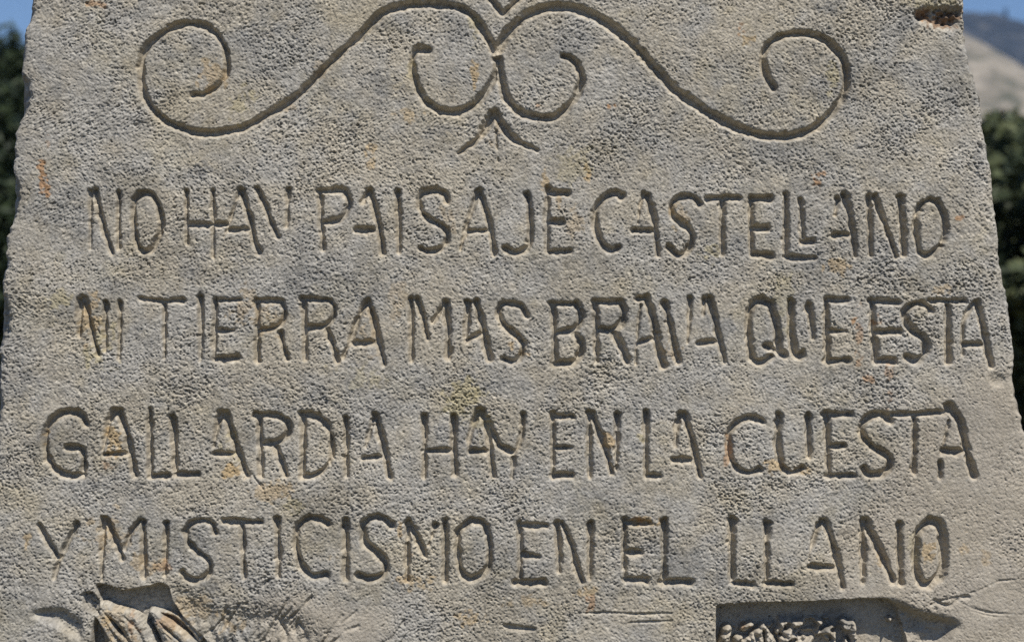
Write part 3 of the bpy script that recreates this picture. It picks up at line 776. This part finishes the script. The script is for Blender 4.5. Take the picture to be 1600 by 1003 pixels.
bare, nt, b = new_mat('bare_hillside')
tc = nt.nodes.new('ShaderNodeTexCoord')
n = noise(nt, 0.045, 8, 0.7, tc.outputs['Object'])
r = ramp(nt, n.outputs[0], [(0.40, (0.06, 0.065, 0.04)), (0.5, (0.18, 0.16, 0.125)), (0.60, (0.30, 0.27, 0.22))])
nt.links.new(r.outputs[0], b.inputs['Base Color']); b.inputs['Roughness'].default_value = 1.0

def interp_noise(xs, ys, seed, scale):
    r = np.random.default_rng(seed).random((97, 97))
    fx, fy = (xs / scale) % 96, (ys / scale) % 96
    ix, iy = fx.astype(int), fy.astype(int)
    tx, ty = fx - ix, fy - iy
    tx, ty = tx * tx * (3 - 2 * tx), ty * ty * (3 - 2 * ty)
    a, b2, c, d2_ = r[iy, ix], r[iy, ix + 1], r[iy + 1, ix], r[iy + 1, ix + 1]
    return (a * (1 - tx) + b2 * tx) * (1 - ty) + (c * (1 - tx) + d2_ * tx) * ty
def fbm(xs, ys, seed, scale, o=5):
    v, a = 0, 1.0
    for k in range(o):
        v = v + a * (interp_noise(xs + 9000, ys + 9000, seed + k, scale) - 0.5); a *= 0.5; scale *= 0.5
    return v
def sheet(name, xs, ys, zf, mat, label=None):
    gx, gy = np.meshgrid(xs, ys)
    gz = zf(gx, gy)
    v = np.stack([gx, gy, gz], -1).reshape(-1, 3)
    i = np.arange(gx.size).reshape(gx.shape)
    q = np.stack([i[:-1, :-1], i[:-1, 1:], i[1:, 1:], i[1:, :-1]], -1).reshape(-1, 4)
    return obj(name, mesh_np(name, v, q, True), mat, kind='structure', label=label)
def warp(n, far):      # fine in the middle, coarse towards the rim
    t = np.linspace(-1, 1, n)
    return np.sign(t) * (np.abs(t) ** 2.6) * far
def ground_z(x, y):
    r = np.hypot(x, y)
    return -0.012 + 0.25 * fbm(x, y, 3, 9.0) * sstep(2.5, 8, r) + 2.5 * fbm(x, y, 13, 90) * sstep(25, 150, r) - 0.0 * r
sheet('ground', warp(170, 5200), warp(170, 5200), ground_z, earth)

K = 3.2143e-4     # tangent per photograph pixel
def prof(tab, D):     # skyline table (pixel x, pixel y) seen from the camera, as height over world x at distance D
    t = np.array(tab, float)
    return (t[:, 0] - 800) * K * D, CZ + (501.5 - t[:, 1]) * K * D
def hill(name, D, depth, tab, mat, rough, label, y_base=-6):
    hx, hz = prof(tab, D)
    xs = np.linspace(hx[0], hx[-1], 700)
    ys = np.linspace(D - DIST - depth, D - DIST + depth * 1.2, 90)
    def zf(x, y):
        crest = np.interp(x, hx, hz)
        t = (y - (D - DIST)) / depth
        s = np.where(t < 0, sstep(-1, 0, t) ** 0.8, 1 - 0.8 * sstep(0, 1.2, t) )
        return y_base + (crest - y_base) * s + rough * fbm(x, y, 21, depth * 0.35) * np.clip(-t * 4 + 0.08, 0.08, 1) + rough * 0.10 * fbm(x, y, 31, 40.0, 3)
    return sheet(name, xs, ys, zf, mat, label)
hill('mountain', 2600, 900, [(-4200, 330), (-2800, 250), (-1500, 330), (-400, 400), (0, 380), (600, 240), (1100, 80), (1400, 40), (1500, 33), (1545, 35), (1565, 40), (1600, 45), (1900, 70), (2600, 140), (3600, 120), (4600, 260), (6000, 480)], forest, 60, 'dark wooded mountain ridge far behind the stone')
hill('hillside', 1250, 420, [(-3600, 420), (-800, 460), (300, 440), (800, 330), (1100, 160), (1350, 55), (1470, 46), (1510, 65), (1560, 98), (1600, 132), (1700, 175), (2000, 280), (2800, 420), (4200, 490)], bare, 14, 'pale bare hillside below the wooded ridge')

# ------------------------------------------------------------------ trees
def leaf_mat(name, stops, tr=0.25):
    m, nt, b = new_mat(name)
    g = nt.nodes.new('ShaderNodeNewGeometry')
    r = ramp(nt, g.outputs['Random Per Island'], stops)
    nt.links.new(r.outputs[0], b.inputs['Base Color']); b.inputs['Roughness'].default_value = 0.6
    b.inputs['Specular IOR Level'].default_value = 0.3
    b.inputs['Subsurface Weight'].default_value = 0.0
    return m
pine = leaf_mat('dark_needles', [(0.0, (0.012, 0.022, 0.012)), (0.5, (0.025, 0.042, 0.02)), (1.0, (0.045, 0.065, 0.028))])
broad = leaf_mat('green_leaves', [(0.0, (0.022, 0.032, 0.016)), (0.5, (0.046, 0.062, 0.028)), (1.0, (0.10, 0.115, 0.055))])
bark, nt, b = new_mat('bark')
tc = nt.nodes.new('ShaderNodeTexCoord')
n = noise(nt, 18, 6, 0.7, tc.outputs['Object'])
r = ramp(nt, n.outputs[0], [(0.3, (0.035, 0.026, 0.018)), (0.7, (0.11, 0.085, 0.06))])
nt.links.new(r.outputs[0], b.inputs['Base Color']); b.inputs['Roughness'].default_value = 0.95

def tube(path, radii, n=8):
    path = np.asarray(path, float); v = []
    for i, p in enumerate(path):
        t = path[min(i + 1, len(path) - 1)] - path[max(i - 1, 0)]; t /= np.linalg.norm(t) + 1e-9
        a = np.cross(t, [0.31, 0.95, 0.05]); a /= np.linalg.norm(a) + 1e-9
        b2 = np.cross(t, a)
        for k in range(n):
            an = 2 * math.pi * k / n
            v.append(p + radii[i] * (math.cos(an) * a + math.sin(an) * b2))
    q = [[i * n + k, i * n + (k + 1) % n, (i + 1) * n + (k + 1) % n, (i + 1) * n + k] for i in range(len(path) - 1) for k in range(n)]
    return np.array(v), np.array(q)
def joinm(parts):
    vs, qs, o = [], [], 0
    for v, q in parts:
        vs.append(v); qs.append(q + o); o += len(v)
    return np.concatenate(vs), np.concatenate(qs)
def make_tree_meshes(seed, height, spread, conifer, nleaf, lsize):
    g = np.random.default_rng(seed)
    trunk_parts, tips = [], []
    lean = g.normal(0, 0.03, 2)
    zs = np.linspace(-0.1, height * (0.97 if conifer else 0.7), 9)
    path = np.stack([lean[0] * zs + 0.04 * np.sin(zs), lean[1] * zs + 0.05 * np.cos(zs * 1.3), zs], -1)
    trunk_parts.append(tube(path, np.linspace(height * 0.028, 0.02, 9)))
    nl = 46 if conifer else 30
    for i in range(nl):
        f = g.uniform(0.12 if conifer else 0.18, 1.0)
        z = zs[0] + (zs[-1] - zs[0]) * f
        an = g.uniform(0, 2 * math.pi)
        L = (spread * (1.08 - f) * g.uniform(0.7, 1.15)) if conifer else spread * g.uniform(0.55, 1.05) * (0.55 + 0.9 * math.sin(math.pi * min(f, 0.85)))
        up = (0.05 if conifer else g.uniform(0.3, 0.9)) * L
        b0 = np.array([np.interp(z, zs, path[:, 0]), np.interp(z, zs, path[:, 1]), z])
        b1 = b0 + [math.cos(an) * L * 0.5, math.sin(an) * L * 0.5, up * 0.6]
        b2_ = b0 + [math.cos(an) * L, math.sin(an) * L, up]
        trunk_parts.append(tube([b0, b1, b2_], [0.035, 0.022, 0.008], 5))
        for t in np.linspace(0.3, 1.0, 6):
            p = b0 + (b2_ - b0) * t
            tips.append((p + g.normal(0, 0.10 * spread, 3), (0.2 + 0.13 * g.random()) * (0.5 + 0.35 * spread)))
    tp = np.array([t[0] for t in tips]); tr = np.array([t[1] for t in tips])
    tp[:, 2] = np.clip(tp[:, 2], 0.25, None)
    k = g.integers(0, len(tp), nleaf)
    dv = g.normal(0, 1, (nleaf, 3)); dv /= np.linalg.norm(dv, axis=1, keepdims=True)
    c = tp[k] + dv * (tr[k] * g.random(nleaf) ** 0.4)[:, None] * np.array([1, 1, 0.75])
    c[:, 2] = np.clip(c[:, 2], 0.06, None)
    a = g.normal(0, 1, (nleaf, 3)); a /= np.linalg.norm(a, axis=1, keepdims=True)
    b3 = np.cross(a, g.normal(0, 1, (nleaf, 3))); b3 /= np.linalg.norm(b3, axis=1, keepdims=True)
    s = lsize * g.uniform(0.6, 1.3, nleaf)[:, None]
    w = 0.28 if conifer else 0.5
    v = np.stack([c - a * s, c - b3 * s * w, c + a * s, c + b3 * s * w], 1).reshape(-1, 3)
    q = np.arange(nleaf * 4).reshape(-1, 4)
    tv, tq = joinm(trunk_parts)
    return mesh_np('trunk', tv, tq, True), mesh_np('crown', v, q, False)
kinds = [make_tree_meshes(1, 4.6, 1.15, True, 26000, 0.075), make_tree_meshes(2, 3.6, 1.7, False, 26000, 0.07), make_tree_meshes(3, 3.9, 1.5, False, 24000, 0.075)]
def put_tree(px, D, hpx, kind, rot, label, wide=1.0, name=None, group=None):
    """a tree whose top reaches photograph row hpx when seen from the camera"""
    x = (px - 800) * K * D; yy = D - DIST
    top = CZ + (501.5 - hpx) * K * D
    gz = float(ground_z(np.array([x]), np.array([yy]))[0])
    h0 = (4.75, 3.75, 4.0)[kind]
    s = (top - gz) / h0
    t = obj(name or ('conifer' if kind == 0 else 'shrub'), None, label=label, cat='tree' if kind == 0 else 'bush', group=group, loc=(x, yy, gz - 0.05))
    t.scale = (s * wide, s * wide, s); t.rotation_euler = (0, 0, rot)
    obj('trunk', kinds[kind][0], bark, t); obj('crown', kinds[kind][1], pine if kind == 0 else broad, t)
    return t
put_tree(34, 19, 34, 0, 0.4, 'tall dark conifer rising against the sky at the left edge of the stone')
put_tree(-25, 15, 105, 0, 2.1, 'nearer shorter dark conifer at the far left edge of the picture', 1.3)
put_tree(-10, 22, 240, 1, 2.8, 'dark leafy bush low behind the left edge of the stone', 1.3)
put_tree(1592, 21, 60, 1, 1.2, 'green bush against the pale hillside at the right edge', 1.1)
put_tree(1530, 19, 85, 2, 0.2, 'olive green bush close against the right edge of the stone', 1.0)
put_tree(1625, 16, 110, 2, 3.5, 'dark leafy bush lower down at the right edge of the picture', 1.3)
put_tree(1585, 14, 330, 1, 4.1, 'low shaded bush in front of the taller ones at the right', 1.4)
hidden = [(120, 21, 90, 0), (210, 24, 160, 0), (330, 20, 220, 1), (450, 23, 200, 2), (590, 22, 240, 1), (720, 25, 180, 2), (850, 21, 230, 1), (980, 24, 200, 0), (1110, 22, 190, 2),
          (1240, 20, 210, 1), (1350, 24, 170, 2), (1440, 21, 190, 1), (1760, 20, 180, 1), (1900, 23, 150, 2), (2060, 21, 200, 1), (-140, 18, 70, 0), (-290, 22, 120, 0), (-430, 20, 180, 1), (-580, 23, 150, 2)]
ords = ['first', 'second', 'third', 'fourth', 'fifth', 'sixth', 'seventh', 'eighth', 'ninth', 'tenth', 'eleventh', 'twelfth', 'thirteenth', 'fourteenth', 'fifteenth', 'sixteenth', 'seventeenth', 'eighteenth', 'nineteenth']
for i, (px, D, hp, kd) in enumerate(sorted(hidden)):
    what = ('dark conifer', 'leafy green bush', 'olive green bush')[kd]
    put_tree(px, D, hp, kd, i * 1.7, what + ', ' + ords[i] + ' from the left in the row behind the stone', 1.2, group='trees and bushes behind the stone')
# lone tree on the ridge
D = 2590
x = (1571 - 800) * K * D; yy = D - DIST
base_z = CZ + (501.5 - 39) * K * D
t = obj('ridge_tree', None, label='lone tiny dark tree standing on the mountain ridge', cat='tree', loc=(x, yy, base_z + 3))
s = 4.1
t.scale = (s * 1.1, s * 1.1, s)
obj('trunk', kinds[0][0], bark, t); obj('crown', kinds[0][1], pine, t)

# ------------------------------------------------------------------ haze
hm = bpy.data.materials.new('haze_air'); hm.use_nodes = True
nt = hm.node_tree; nt.nodes.clear()
ov = nt.nodes.new('ShaderNodeOutputMaterial'); pv = nt.nodes.new('ShaderNodeVolumePrincipled')
pv.inputs['Color'].default_value = (0.34, 0.55, 1.0, 1); pv.inputs['Density'].default_value = 0.00010
pv.inputs['Anisotropy'].default_value = 0.1
nt.links.new(pv.outputs[0], ov.inputs['Volume'])
a, zb, zt = 5600, -12, 640
hv = np.array([(sx * a, sy * a, z) for z in (zb, zt) for sx, sy in ((-1, -1), (1, -1), (1, 1), (-1, 1))], float)
hq = [[3, 2, 1, 0], [4, 5, 6, 7], [0, 1, 5, 4], [1, 2, 6, 5], [2, 3, 7, 6], [3, 0, 4, 7]]
obj('haze', mesh_np('haze', hv, hq), hm, kind='stuff')
